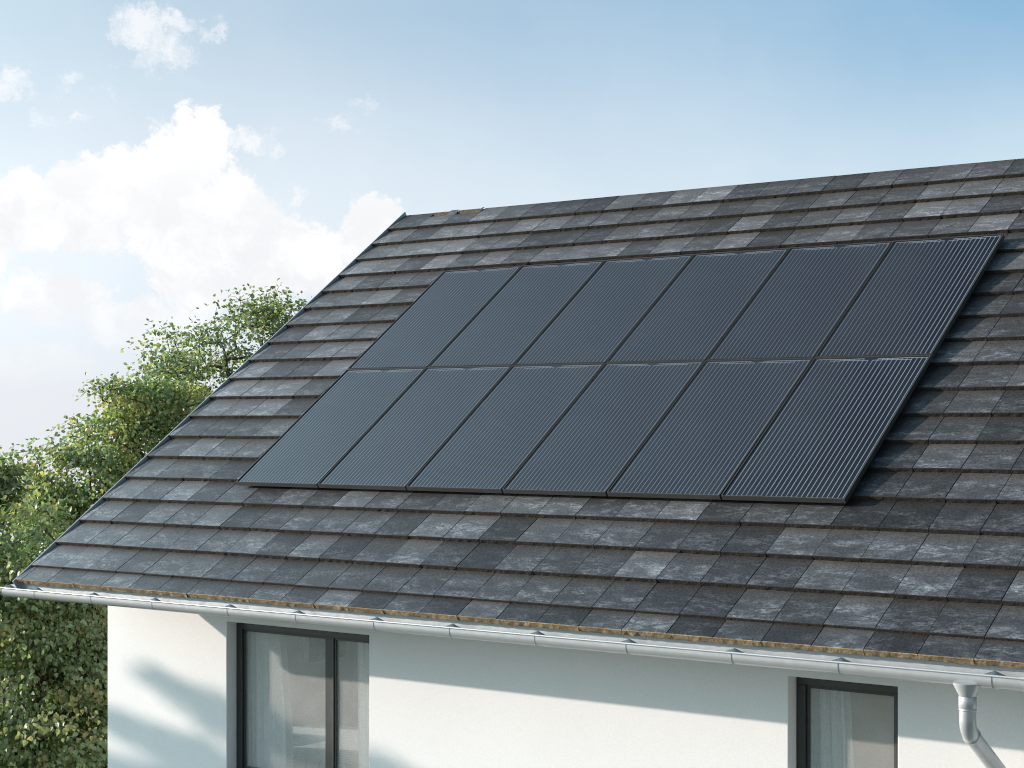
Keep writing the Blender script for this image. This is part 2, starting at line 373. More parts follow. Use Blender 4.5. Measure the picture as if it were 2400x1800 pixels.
def build_roof():
    rng = random.Random(11)
    V, F, MI, tone, up, offs = [], [], [], [], [], []
    def quad(vs, mi, t, o, ups=None):
        b = len(V); V.extend([tuple(p) for p in vs]); F.append(tuple(range(b, b+len(vs)))); MI.append(mi); tone.append(t); offs.append(o)
        up.extend(ups if ups else [0.3]*len(vs))
    ncol = int((XEND-TILE_X0)/TILE_W)+1
    T = 0.036
    for r, s0 in enumerate(LIPS):
        top = (r == len(LIPS)-1)
        s1 = S_RIDGE if top else LIPS[r+1]+0.05
        for c in range(-1, ncol):
            x0 = TILE_X0+TILE_W*c; x1 = x0+TILE_W
            if c == -1: x0 = XR+0.017
            t = rng.choice((0.55, 0.68, 0.85, 1.0, 1.2, 1.45))*rng.uniform(0.92, 1.08)*(1+0.20*math.sin(c*0.55+r*0.35+1)*math.sin(r*0.5-c*0.2))
            o = (rng.uniform(0, 60), rng.uniform(0, 60), rng.uniform(0, 60))
            g = 0.0007; be = 0.0038; bR = 0.0014
            sl = -T/(0.3451)                                          # tiles dip under the next course
            j0 = rng.uniform(-0.0015, 0.0015); j1 = rng.uniform(-0.0015, 0.0015); ds = rng.uniform(-0.002, 0.002)
            cut = 0.0; xa, xb = x0+g, x1-g
            if top and c in (1, 2): cut = 0.12
            def H(s, x): return sl*(s-s0) + j0 + (j1-j0)*(x-x0)/TILE_W
            sa, sb = s0+ds, s1-cut
            thick = 0.043 if r == 0 else 0.038
            # top face (inner rectangle inside the bevel), split in s for the weathering attribute
            ns = 3
            ss = [sa+be+(sb-sa-be)*i/ns for i in range(ns+1)]
            exp = 0.209 if r == 0 else 0.3451
            for i in range(ns):
                a_, b_ = ss[i], ss[i+1]
                quad([rp(xa+be, a_, H(a_, xa)), rp(xb-bR, a_, H(a_, xb)), rp(xb-bR, b_, H(b_, xb)), rp(xa+be, b_, H(b_, xa))], 0, t, o,
                     [min(1, (a_-sa)/exp)]*2+[min(1, (b_-sa)/exp)]*2)
            # bevels: left, right, front
            hA, hB = H(sa, xa), H(sa, xb); hC, hD = H(sb, xa), H(sb, xb)
            quad([rp(xa, sa, hA-be), rp(xa+be, sa+be, H(sa+be, xa)), rp(xa+be, sb, hC), rp(xa, sb, hC-be)], 0, t, o)
            quad([rp(xb-bR, sa+be, H(sa+be, xb)), rp(xb, sa, hB-be), rp(xb, sb, hD-be), rp(xb-bR, sb, hD)], 0, t, o)
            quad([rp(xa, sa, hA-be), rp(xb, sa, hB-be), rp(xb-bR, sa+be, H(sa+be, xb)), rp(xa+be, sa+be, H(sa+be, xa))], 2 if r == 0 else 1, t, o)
            # sides and broken front edge
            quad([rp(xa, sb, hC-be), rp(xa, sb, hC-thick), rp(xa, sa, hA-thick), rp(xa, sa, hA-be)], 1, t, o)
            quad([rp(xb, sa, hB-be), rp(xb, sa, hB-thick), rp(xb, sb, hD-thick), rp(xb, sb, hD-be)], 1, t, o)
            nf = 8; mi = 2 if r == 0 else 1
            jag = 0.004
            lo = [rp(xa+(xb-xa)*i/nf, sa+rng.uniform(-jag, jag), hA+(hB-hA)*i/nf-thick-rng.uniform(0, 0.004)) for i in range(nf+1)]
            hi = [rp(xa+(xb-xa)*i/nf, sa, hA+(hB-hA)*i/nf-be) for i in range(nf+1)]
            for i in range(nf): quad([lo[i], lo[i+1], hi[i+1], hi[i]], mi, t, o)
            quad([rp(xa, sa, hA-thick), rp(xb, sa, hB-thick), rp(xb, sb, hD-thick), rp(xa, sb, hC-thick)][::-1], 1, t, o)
            if cut:
                w = xb-xa; xm = xa+w*(0.66 if c == 1 else 0.9)
                quad([rp(xm, sb, hD), rp(xb, sb, hD), rp(xb, S_RIDGE, hD), rp(xm, S_RIDGE, hD)], 0, t, o)
                quad([rp(xa, sb, hD-0.03), rp(xm, sb, hD-0.03), rp(xm, S_RIDGE-0.015, hD-0.004), rp(xa, S_RIDGE-0.015, hD-0.004)], 3, t, o)
                quad([rp(xm, sb, hD-0.03), rp(xm, sb, hD), rp(xm, S_RIDGE, hD), rp(xm, S_RIDGE, hD-0.03)], 3, t, o)
    me = bpy.data.meshes.new('tiles'); me.from_pydata(V, [], F)
    me.polygons.foreach_set('material_index', MI)
    a = me.attributes.new('tile_tone', 'FLOAT', 'FACE'); a.data.foreach_set('value', tone)
    a = me.attributes.new('tile_up', 'FLOAT', 'POINT'); a.data.foreach_set('value', up)
    a = me.attributes.new('tile_offset', 'FLOAT_VECTOR', 'FACE'); a.data.foreach_set('vector', [q for o in offs for q in o])
    roof = link('roof', me, [M['tile'], M['lip'], M['eave'], M['ridgebrown']], HOUSE)
    # deck under the tiles, and the far slope
    b = MB()
    prof = [(S_EAVE+0.150, -0.068), (S_EAVE+0.150, -0.16), (S_RIDGE-0.02, -0.16), (S_RIDGE-0.02, -0.062)]
    def slab(x0, x1, mi):
        p = [rp(x0, s, h) for s, h in prof]+[rp(x1, s, h) for s, h in prof]
        b.add(p, [(0, 1, 2, 3), (7, 6, 5, 4), (0, 4, 5, 1), (1, 5, 6, 2), (2, 6, 7, 3), (3, 7, 4, 0)], mi)
    slab(XR+0.03, XEND, 0)
    b.build('roof_deck', [M['soffit']], roof)
    ridge = rp(0, S_RIDGE, -T)
    b = MB(); mir = lambda x, s, h: Vector((x, 2*(ridge.y+0.012)-rp(x, s, h).y, rp(x, s, h).z))
    for r in range(20):
        s0 = LIPS[r]; s1 = S_RIDGE-0.01 if r == 19 else LIPS[r+1]+0.02
        p = [mir(XR+0.03, s0, -0.03), mir(XEND, s0, -0.03), mir(XEND, s1, -0.062), mir(XR+0.03, s1, -0.062),
             mir(XR+0.03, s0, -0.005), mir(XEND, s0, -0.005), mir(XEND, s1, -0.037), mir(XR+0.03, s1, -0.037)]
        b.hexa(p)
    o = b.build('rear_slope', [M['lip']], roof); o['label'] = 'far slope of the roof behind the ridge'
    # verge trim up the left rake
    b = MB()
    h0, h1 = -0.175, -0.003
    q = lambda x, s, h: rp(x, s, h)
    p = [q(XR-0.004, S_EAVE-0.03, h0), q(XR+0.013, S_EAVE-0.03, h0), q(XR+0.013, S_RIDGE, h0), q(XR-0.004, S_RIDGE, h0),
         q(XR-0.004, S_EAVE-0.03, h1), q(XR+0.013, S_EAVE-0.03, h1), q(XR+0.013, S_RIDGE+0.02, h1+0.004), q(XR-0.004, S_RIDGE+0.02, h1+0.004)]
    b.hexa(p); b.build('verge_trim', [M['verge']], roof, 0.004)
    return roof
ROOF = build_roof()

EAVE = rp(0, S_EAVE, -0.055)                                   # bottom of the tile edge
W1 = (0.153, 1.856, -2.68, -1.2475); W2 = (5.80, 6.63, -2.68, -1.254)
WALL_TOP = rp(0, (YW-HN*math.sin(TH))/math.cos(TH), -0.21).z-0.004
def build_walls():
    b = MB()
    xs = sorted({XW, W1[0], W1[1], W2[0], W2[1], XEND-0.1}); zs = sorted({GROUND, W1[2], W1[3], W2[3], WALL_TOP})
    y0, y1 = YW, YW+0.30
    def hole(xa, xb, za, zb):
        xm, zm = (xa+xb)/2, (za+zb)/2
        return any(w[0] < xm < w[1] and w[2] < zm < w[3] for w in (W1, W2))
    bm = bmesh.new(); cache = {}
    def v(x, y, z):
        kk = (round(x, 5), round(y, 5), round(z, 5))
        if kk not in cache: cache[kk] = bm.verts.new((x, y, z))
        return cache[kk]
    def f(*p): bm.faces.new([v(*q) for q in p])
    for i in range(len(xs)-1):
        for j in range(len(zs)-1):
            xa, xb, za, zb = xs[i], xs[i+1], zs[j], zs[j+1]
            if hole(xa, xb, za, zb): continue
            f((xa, y0, za), (xb, y0, za), (xb, y0, zb), (xa, y0, zb)); f((xa, y1, za), (xa, y1, zb), (xb, y1, zb), (xb, y1, za))
            if i == 0 or hole(xs[i-1], xa, za, zb): f((xa, y0, za), (xa, y0, zb), (xa, y1, zb), (xa, y1, za))
            if i == len(xs)-2 or hole(xb, xs[i+2], za, zb): f((xb, y0, za), (xb, y1, za), (xb, y1, zb), (xb, y0, zb))
            if j == 0 or hole(xa, xb, zs[j-1], za): f((xa, y0, za), (xa, y1, za), (xb, y1, za), (xb, y0, za))
            if j == len(zs)-2 or hole(xa, xb, zb, zs[j+2]): f((xa, y0, zb), (xb, y0, zb), (xb, y1, zb), (xa, y1, zb))
    bmesh.ops.recalc_face_normals(bm, faces=bm.faces)
    me = bpy.data.meshes.new('front_wall'); bm.to_mesh(me); bm.free()
    o = link('wall', me, M['render'], HOUSE)
    mod = o.modifiers.new('bevel', 'BEVEL'); mod.width = 0.006; mod.segments = 2; mod.limit_method = 'ANGLE'
    # gable and rear walls
    ry = rp(0, S_RIDGE, 0).y; yb = 2*ry-YW
    def zroof(y): s = (y-HN*math.sin(TH))/math.cos(TH); return rp(0, s, -0.165).z
    GW = (0.55, 1.85, -2.75, -1.35)                                    # unseen gable window, added to let sun brighten the room
    def gable(xa, xb, cuts):
        b = MB()
        def prism(pr):
            n = len(pr); vs = [(xa, y, z) for y, z in pr]+[(xb, y, z) for y, z in pr]
            b.add(vs, [tuple(range(n)), tuple(range(2*n-1, n-1, -1))]+[(i, (i+1) % n, n+(i+1) % n, n+i) for i in range(n)])
        top = lambda y: (zroof(y) if y <= ry else zroof(2*ry-y))-0.012
        ys = [YW+0.302]+cuts+[ry, yb]
        for i in range(len(ys)-1):
            y0, y1 = ys[i], ys[i+1]
            if cuts and abs(y0-cuts[0]) < 1e-6:
                prism([(y0, GROUND), (y0, GW[2]), (y1, GW[2]), (y1, GROUND)]); prism([(y0, GW[3]), (y0, top(y0)), (y1, top(y1)), (y1, GW[3])])
            else: prism([(y0, GROUND), (y0, top(y0)), (y1, top(y1)), (y1, GROUND)])
        b.build('gable_wall', M['render'], HOUSE)
    gable(XW, XW+0.25, [GW[0], GW[1]]); gable(XEND-0.35, XEND-0.1, [])
    b = MB(); x0, x1 = XW+0.10, XW+0.17; t = 0.06; ya, yb_, za, zb = GW[0]+0.002, GW[1]-0.002, GW[2]+0.002, GW[3]-0.002
    b.box(x0, x1, ya, yb_, zb-t, zb); b.box(x0, x1, ya, yb_, za, za+t); b.box(x0, x1, ya, ya+t, za+t, zb-t); b.box(x0, x1, yb_-t, yb_, za+t, zb-t)
    added_gwin = b.build('window', M['frame'], HOUSE)  # frame of the added gable window, out of view
    b = MB(); b.box(x0+0.03, x0+0.038, ya+t-0.004, yb_-t+0.004, za+t-0.004, zb-t+0.004); b.build('pane', M['clear'], added_gwin)
    b = MB(); b.box(XW+0.252, XEND-0.352, yb-0.3, yb-0.002, GROUND, zroof(YW)-0.01); b.build('rear_wall', M['render'], HOUSE)
    # boxed eave: fascia behind the gutter and soffit back to the wall
    b = MB(); b.box(XR+0.03, XEND, -1.085, -1.06, -1.06, -0.935); b.build('fascia', M['soffit'], HOUSE)
    # rooms behind the windows
    xa, xb, y0, y1, z0, z1 = XW+0.256, 9.6, YW+0.304, 4.3, -3.1, -1.02
    b = MB(); v = [(xa, y0, z0), (xb, y0, z0), (xb, y1, z0), (xa, y1, z0), (xa, y0, z1), (xb, y0, z1), (xb, y1, z1), (xa, y1, z1)]
    b.add(v, [(4, 7, 6, 5), (1, 2, 6, 5), (2, 3, 7, 6)], 0); b.add(v, [(0, 1, 2, 3)], 1)
    for (p, q, r_, t_) in ((y0, GW[0], z0, z1), (GW[1], y1, z0, z1), (GW[0], GW[1], z0, GW[2]), (GW[0], GW[1], GW[3], z1)):
        b.add([(xa, p, r_), (xa, q, r_), (xa, q, t_), (xa, p, t_)], [(0, 1, 2, 3)], 0)
    b.build('room_lining', [M['roomwall'], M['floorb']], HOUSE)
build_walls()

def build_window(name, w, mull):
    x0, x1, z0, z1 = w; yf, d = -0.13, 0.07
    x0 += 0.001; x1 -= 0.001; z0 += 0.001; z1 -= 0.001
    fr = MB(); t = 0.07
    fr.box(x0, x1, yf, yf+d, z1-t, z1); fr.box(x0, x1, yf, yf+d, z0, z0+t)
    fr.box(x0, x0+t, yf, yf+d, z0+t, z1-t); fr.box(x1-t, x1, yf, yf+d, z0+t, z1-t)
    if mull: fr.box(1.3115, 1.3325, yf+0.012, yf+d, z0+t, z1-t)
    win = fr.build(name, M['frame'], HOUSE, 0.004)
    sill = MB(); sill.box(x0, x1, YW-0.04, yf-0.001, z0-0.0, z0+0.022); sill.build('sill', M['verge'], win, 0.003)
    spans = [(x0+t, 1.3105), (1.3335, x1-t)] if mull else [(x0+t, x1-t)]
    for i, (a, c) in enumerate(spans):
        s = MB(); st = 0.020 if i or not mull else 0.020; za, zb = z0+t, z1-t; ya, yb = yf+0.022, yf+0.060
        right = 0.085 if (mull and i == 0) else 0.02
        s.box(a+0.002, c-0.002, ya, yb, zb-0.022, zb-0.001); s.box(a+0.002, c-0.002, ya, yb, za+0.001, za+0.045)
        s.box(a+0.002, a+st, ya, yb, za+0.045, zb-0.022); s.box(c-right, c-0.002, ya, yb, za+0.045, zb-0.022)
        sash = s.build('sash', M['frame'], win, 0.003)
        g = MB(); ga, gc, gz0, gz1 = a+st-0.004, c-right+0.004, za+0.041, zb-0.018
        g.box(ga, gc, yf+0.036, yf+0.044, gz0, gz1)
        g.build('pane', M['glass'], win)
    return win
build_window('window', W1, True)
build_window('window', W2, False)

def build_gutter():
    yc, zc, r = -1.145, -1.008, 0.055
    x0, x1 = -1.83, XEND+0.05
    g = MB(); seg = 20
    def ring(x, rr):                                                     # front edge, round bottom, higher back
        arc = [(x, yc+rr*math.cos(R(180+180*i/(seg-2))), zc+rr*math.sin(R(180+180*i/(seg-2)))) for i in range(seg-1)]
        return [(x, yc-rr, zc+0.026)]+arc+[(x, yc+rr, zc+0.050)]
    xs = [x0+(x1-x0)*i/40 for i in range(41)]
    for rr, fl in ((r, False), (r-0.0025, True)):
        vs = [p for x in xs for p in ring(x, rr)]; n = seg+1
        g.add(vs, [(i*n+j, i*n+j+1, (i+1)*n+j+1, (i+1)*n+j) for i in range(len(xs)-1) for j in range(seg)], 0, True)
    g.tube([(x0, yc-r-0.001, zc+0.026), (x1, yc-r-0.001, zc+0.026)], 0.0075, 12)           # rolled front bead
    gut = g.build('gutter', M['zinc'], HOUSE)
    e = MB()
    pr = ring(x0-0.002, r+0.003); n = len(pr)
    e.add(pr+[(x0+0.002, p[1], p[2]) for p in pr], [tuple(range(n)), tuple(range(2*n-1, n-1, -1))]+[(i, (i+1) % n, n+(i+1) % n, n+i) for i in range(n)])
    e.build('end_cap', M['zinc'], gut)
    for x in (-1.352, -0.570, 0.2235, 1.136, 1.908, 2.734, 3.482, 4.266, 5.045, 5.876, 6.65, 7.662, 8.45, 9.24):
        s = MB(); sg = 14                                                    # strap round the outside and dark wedge inside, shaped and coloured as shadow
        for dx in (0,):
            a = ring(x-0.0025, r+0.0018); c = ring(x+0.0025, r+0.0018); n = seg+1
            s.add(a+c, [(j, j+1, n+j+1, n+j) for j in range(seg)], 0, True)
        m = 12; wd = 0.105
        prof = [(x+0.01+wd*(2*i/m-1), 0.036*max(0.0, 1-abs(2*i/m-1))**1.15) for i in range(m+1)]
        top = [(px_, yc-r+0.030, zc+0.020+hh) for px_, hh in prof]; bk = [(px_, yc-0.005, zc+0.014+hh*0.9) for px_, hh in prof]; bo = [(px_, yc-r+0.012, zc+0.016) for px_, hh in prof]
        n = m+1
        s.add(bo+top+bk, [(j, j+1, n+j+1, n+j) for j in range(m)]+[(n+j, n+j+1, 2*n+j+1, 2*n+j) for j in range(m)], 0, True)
        s.build('bracket_shadow', M['strap_shadow'], gut)
    s = MB()                                                                  # slip joint in the gutter at the right
    a = [ring(x, r+0.006) for x in (7.84, 7.99)]; n = seg+1
    s.add(a[0]+a[1], [(j, j+1, n+j+1, n+j) for j in range(seg)], 0, True)
    s.tube([(7.84, yc-r-0.002, zc+0.027), (7.99, yc-r-0.002, zc+0.027)], 0.012, 12)
    s.build('slip_joint', M['zinc'], gut)
    # downpipe: funnel, sleeve, elbow and offset back to the wall
    X = 7.489; D = MB()
    D.tube([(X, yc, -1.044), (X, yc, -1.058), (X, yc, -1.134)], [0.088, 0.086, 0.047], 32)
    dp = D.build('downpipe', M['zinc'], HOUSE)
    s = MB(); rp_ = 0.052
    s.tube([(X, yc, -1.128), (X, yc, -1.132), (X, yc, -1.196), (X, yc, -1.200)], [rp_, rp_+0.0025, rp_+0.0025, rp_], 32)
    s.tube([(X, yc, -1.203), (X, yc, -1.206), (X, yc, -1.211), (X, yc, -1.214)], [rp_, rp_+0.003, rp_+0.003, rp_], 32)
    s.build('sleeve', M['zinc'], dp)
    ang = R(57); rb = 0.13; pts = [(X, yc, -1.19), (X, yc, -1.265)]
    for i in range(1, 13):
        a = ang*i/12; pts.append((X, yc+rb*(1-math.cos(a)), -1.265-rb*math.sin(a)))
    e0 = Vector(pts[-1]); dirv = Vector((0, math.sin(ang), -math.cos(ang)))
    yend = YW-0.10; L1 = (yend-rb*(1-math.cos(ang))-e0.y)/dirv.y
    e1 = e0+dirv*L1; pts += [tuple(e0+dirv*L1*t) for t in (0.33, 0.66, 1.0)]
    for i in range(1, 11):
        a = ang*(1-i/10); pts.append((X, yend-rb*(1-math.cos(a)), e1.z-rb*(math.sin(ang)-math.sin(a))))
    pts.append((X, yend, GROUND+0.2))
    s = MB(); s.tube(pts, [rp_-0.001]*len(pts), 32); s.build('pipe', M['zinc'], dp)
    s = MB(); a = e0+dirv*0.012
    s.tube([a-dirv*0.018, a-dirv*0.014, a+dirv*0.014, a+dirv*0.018], [rp_, rp_+0.004, rp_+0.004, rp_], 32)
    s.build('elbow_collar', M['zinc'], dp)
build_gutter()

# ------------------------------------------------------------------ solar panels
W_, L_ = 1.02, 1.8764
def build_panel():
    root = empty('solar_panel')
    gx, gs = 0.007, 0.008; x0, x1, s0, s1 = gx, W_-gx, gs, L_-gs
    fb = 0.0095; fd = 0.043
    f = MB()
    def bar(xa, xb, sa, sb, ha=-fd, hb=0.0):
        p = [pp(xa, sa, ha), pp(xb, sa, ha), pp(xb, sb, ha), pp(xa, sb, ha), pp(xa, sa, hb), pp(xb, sa, hb), pp(xb, sb, hb), pp(xa, sb, hb)]
        f.hexa(p)
    bar(x0, x1, s0, s0+0.004); bar(x0, x1, s1-fb, s1); bar(x0, x0+fb, s0+0.004, s1-fb); bar(x1-fb, x1, s0+0.004, s1-fb)
    for i in range(4): bar(x0+0.002, x1-0.002, s0-0.0022, s0-0.0001, -fd+0.006+i*0.0095, -fd+0.0105+i*0.0095)   # ribs along the lower edge
    f.build('frame', M['pframe'], root)
    g = MB(); hx = -0.0075
    p = [pp(x0+fb, s0+0.004, hx), pp(x1-fb, s0+0.004, hx), pp(x1-fb, s1-fb, hx), pp(x0+fb, s1-fb, hx)]
    q = [v-NV*0.006 for v in p]; g.hexa(q+p); g.build('cell_glass', M['cells'], root)
    l = MB(); hb = hx+0.0003; n = 24; wl = 0.0019
    xs = [0.045+(W_-0.09+0.015)*i/(n-1) for i in range(n)]
    sb, st = s0+0.0115, s1-0.040
    def strip(xa, xb, sa, sb_):
        l.add([pp(xa, sa, hb), pp(xb, sa, hb), pp(xb, sb_, hb), pp(xa, sb_, hb)], [(0, 1, 2, 3)])
    tu, tl = st+0.014, st-0.008                                         # upper and lower cross bars
    for i, x in enumerate(xs):
        strip(x-wl, x+wl, sb, tl if i in (11, 12) else tu)
    hw = 0.0026
    for a, c in ((0, 7), (8, 15), (16, 23)): strip(xs[a]-wl, xs[c]+wl, sb-hw*1.6, sb+hw)
    hb += 0.0003
    for a, c, z in ((0, 10, tu), (3, 11, tl), (12, 20, tl), (13, 23, tu)): strip(xs[a]-wl, xs[c]+wl, z-hw, z+hw)
    l.build('busbars', M['busbar'], root)
    return root
def copy_tree(o, parent=None):
    c = o.copy(); COL.objects.link(c)
    if parent is not None: c.parent = parent
    for ch in o.children: copy_tree(ch, c)
    return c
ORD = ['leftmost', 'second from the left', 'third from the left', 'third from the right', 'second from the right', 'rightmost']
PANEL = build_panel()
for r in range(2):
    for c in range(6):
        o = PANEL if (r, c) == (0, 0) else copy_tree(PANEL)
        o.location = Vector((c*W_, 0, 0)) + SV*(r*L_)
        rowtxt = 'lower row' if r == 0 else 'upper row'
        tag(o, f'black solar panel on tiles, {ORD[c]} in the {rowtxt}', 'solar panel', 'solar panels on the tiled roof')

# ------------------------------------------------------------------ curtains and furnishing behind the glass
def curtain(xa, xb0, xb1, label, folds, seed):
    rng = random.Random(seed); nx, nz = 110, 14; y0 = 0.025; z1, z0 = -1.11, -3.02
    V, F = [], []
    ph = [rng.uniform(0, 6.28) for _ in range(4)]
    for j in range(nz+1):
        t = j/nz; xb = xb0+(xb1-xb0)*min(1, t*1.7)
        for i in range(nx+1):
            u = i/nx
            a = 0.036*math.sin(u*folds*6.283+ph[0]+0.5*math.sin(t*2+ph[1]))+0.012*math.sin(u*folds*2.3*6.283+ph[2])+0.008*math.sin(u*folds*4.1*6.283+ph[3])
            V.append((xa+(xb-xa)*u, y0+a*(0.75+0.35*t), z1+(z0-z1)*t))
    for j in range(nz):
        for i in range(nx):
            a = j*(nx+1)+i; F.append((a, a+1, a+nx+2, a+nx+1))
    me = bpy.data.meshes.new('curtain'); me.from_pydata(V, [], F)
    o = link('curtain', me, M['curtain'], None, True); tag(o, label, 'curtain', 'white sheer curtains behind the windows')
curtain(0.12, 0.585, 0.68, 'wide white sheer curtain behind the left pane of the two-pane window', 5, 1)
curtain(1.483, 1.85, 1.85, 'narrow white sheer curtain at the right edge of the two-pane window', 4, 2)
curtain(5.81, 6.122, 6.182, 'white sheer curtain inside the small window near the downpipe', 4, 3)
def build_interior():
    x = XW+0.266
    p = empty('framed_picture', (x, 2.5, -2.09)); tag(p, 'framed picture with white mat hanging on the bedroom wall', 'picture')
    b = MB(); b.box(x+0.002, x+0.03, 2.17, 2.88, -2.085, -1.36); b.build('mat', mat_plain('picture_mat', (0.8, 0.8, 0.79), 0.8), p, 0.003)
    b = MB(); b.box(x+0.03, x+0.034, 2.23, 2.81, -1.995, -1.43); b.build('print', mat_rough('dim_print', (0.10, 0.11, 0.12), (0.3, 0.31, 0.31), 6.0, 0.8, 0.0), p)
    d = empty('bed', (-0.2, 1.5, -3.1)); tag(d, 'bed with pale quilted cover beyond the two-pane window', 'bed')
    b = MB(); b.box(-1.15, 0.75, 0.7, 2.3, -3.08, -2.86); b.build('bed_base', mat_plain('bed_wood', (0.3, 0.22, 0.15), 0.6), d, 0.01)
    m, k, bb = new_mat('quilt'); P = objco(k); ck = k.node('ShaderNodeTexBrick'); ck.inputs['Scale'].default_value = 3.0; k.l.new(P, ck.inputs[0])
    ck.inputs[1].default_value = (0.62, 0.63, 0.64, 1); ck.inputs[2].default_value = (0.66, 0.66, 0.66, 1); ck.inputs[3].default_value = (0.4, 0.41, 0.42, 1)
    k.l.new(ck.outputs[0], bb.inputs['Base Color']); bb.inputs['Roughness'].default_value = 0.95
    b = MB(); b.box(-1.14, 0.78, 0.68, 2.32, -2.858, -2.62); b.build('quilt', m, d, 0.05, 4)
    b = MB(); b.box(-1.1, -0.7, 0.9, 1.5, -2.618, -2.50); b.build('pillow', mat_plain('pillow_linen', (0.7, 0.7, 0.68), 0.9), d, 0.055, 4)
build_interior()

# ------------------------------------------------------------------ trees
def make_tree(name, label, base, blobs, tips, leaves_per, leaf, mat, seed, trunk_r=0.12, droop=0.6, spread=0.16, cat='tree', group=None, lean=(0, 0)):
    """blobs: (centre, radius xyz, weight). A limb network is grown to twig ends scattered in the blobs, leaves hang along the twigs."""
    rng = np.random.default_rng(seed)
    base = np.array(base, float)
    wsum = sum(b[2] for b in blobs); pts = []
    for cen, rad, wt in blobs:
        n = int(tips*wt/wsum)
        d = rng.normal(size=(n, 3)); d /= np.linalg.norm(d, axis=1)[:, None]
        rr = rng.uniform(0.25, 1.0, n)**0.55
        lump = 1+0.22*np.sin(d[:, 0]*5+rng.uniform(0, 6))+0.18*np.sin(d[:, 2]*7+d[:, 1]*4+rng.uniform(0, 6))
        pts.append(np.array(cen)+d*(rr*lump)[:, None]*np.array(rad))
    tipsP = np.concatenate(pts)
    top = tipsP[:, 2].max(); cen = np.average([b[0] for b in blobs], axis=0, weights=[b[2] for b in blobs])
    apex = np.array([cen[0]+lean[0], cen[1]+lean[1], base[2]+(top-base[2])*0.82])
    nT = 14; N = [base+(apex-base)*i/nT+np.array([0.10*math.sin(i*0.9+seed), 0.10*math.cos(i*1.1+seed), 0])*min(1, i/3) for i in range(nT+1)]
    par = [-1]+list(range(nT)); term = []
    order = np.argsort(np.linalg.norm(tipsP-cen, axis=1)+rng.uniform(0, 0.5, len(tipsP)))
    arr = np.zeros((nT+1+len(tipsP)*6, 3)); arr[:nT+1] = N; cnt = nT+1; lowlim = base[2]+(top-base[2])*0.22
    for ti in order:
        t = tipsP[ti]; A = arr[:cnt]
        dv = t-A; dist = np.linalg.norm(dv, axis=1)
        cost = dist+0.9*np.maximum(0, -dv[:, 2]+0.15*dist)+2.0*(A[:, 2] < lowlim)
        i0 = int(np.argmin(cost)); p0 = A[i0].copy(); d0 = dist[i0]
        ns = max(1, min(5, int(d0/0.32)+1)); last = i0
        mid = (p0+t)/2+rng.normal(size=3)*0.08*d0+np.array([0, 0, 0.10*d0])
        for q in range(1, ns+1):
            u = q/ns; p = (1-u)**2*p0+2*u*(1-u)*mid+u*u*t
            arr[cnt] = p; par.append(last); last = cnt; cnt += 1
        term.append(last)
    P = arr[:cnt]; par = np.array(par)
    kids = np.zeros(cnt); 
    load = np.zeros(cnt); load[term] = 1
    for i in range(cnt-1, 0, -1): load[par[i]] += load[i]
    rad = np.maximum(0.0035, trunk_r*(np.maximum(load, 1)/max(load[0], 1))**0.46)
    idx = np.nonzero(par >= 0)[0]
    a = P[par[idx]]; b = P[idx]; ra = rad[par[idx]]; rb = rad[idx]; ra = np.minimum(ra, rb*1.9)
    d = b-a; d /= np.maximum(1e-6, np.linalg.norm(d, axis=1))[:, None]
    ref = np.where(np.abs(d[:, 2:3]) < 0.9, np.array([[0, 0, 1.0]]), np.array([[1.0, 0, 0]]))
    u = np.cross(d, ref); u /= np.linalg.norm(u, axis=1)[:, None]; w = np.cross(d, u)
    sg = 5; V = []
    for j in range(sg):
        c_, s_ = math.cos(6.2832*j/sg), math.sin(6.2832*j/sg)
        V.append(a+(u*c_+w*s_)*ra[:, None]); V.append(b+(u*c_+w*s_)*rb[:, None])
    V = np.stack(V, 1); m = len(idx); V = V.reshape(-1, 3)
    F = np.concatenate([np.stack([np.arange(m)*sg*2+2*j, np.arange(m)*sg*2+2*((j+1) % sg), np.arange(m)*sg*2+2*((j+1) % sg)+1, np.arange(m)*sg*2+2*j+1], 1) for j in range(sg)])
    root = empty(name, tuple(base)); tag(root, label, cat, group)
    me = bpy.data.meshes.new('trunk'); me.from_pydata(V.tolist(), [], F.tolist()); link('trunk', me, M['bark'], root, True)
    # leaves
    term = np.array(term); nl = len(term)*leaves_per
    own = np.repeat(term, leaves_per); pr = par[own]; u_ = rng.uniform(-0.15, 1.08, nl)[:, None]
    pos = P[pr]+(P[own]-P[pr])*u_+np.clip(rng.normal(size=(nl, 3)), -1.3, 1.3)*spread*np.array([1.25, 1.25, 0.5])
    out = pos-cen; out[:, 2] *= 0.4; out /= np.maximum(1e-6, np.linalg.norm(out, axis=1))[:, None]
    ax = out*0.7+rng.normal(size=(nl, 3))*0.55+np.array([0, 0, -droop]); ax /= np.linalg.norm(ax, axis=1)[:, None]
    nr = rng.normal(size=(nl, 3))*0.5+np.array([0, 0, 0.75-0.6*droop])+out*(0.4+0.6*droop); nr -= ax*np.sum(nr*ax, 1)[:, None]; nr /= np.linalg.norm(nr, axis=1)[:, None]
    sd_ = np.cross(nr, ax); sz = (leaf*rng.uniform(0.7, 1.25, nl))[:, None]
    shape = [(0, 0.0, 0), (0.34, 0.16, 0.05), (0.40, 0.42, 0.07), (0.20, 0.78, 0.0), (0, 1.08, -0.10), (-0.20, 0.78, 0.0), (-0.40, 0.42, 0.07), (-0.34, 0.16, 0.05)]
    LV = np.stack([pos+(sd_*x+ax*y+nr*z)*sz for x, y, z in shape], 1).reshape(-1, 3)
    k = len(shape); b0 = (np.arange(nl)*k)[:, None]
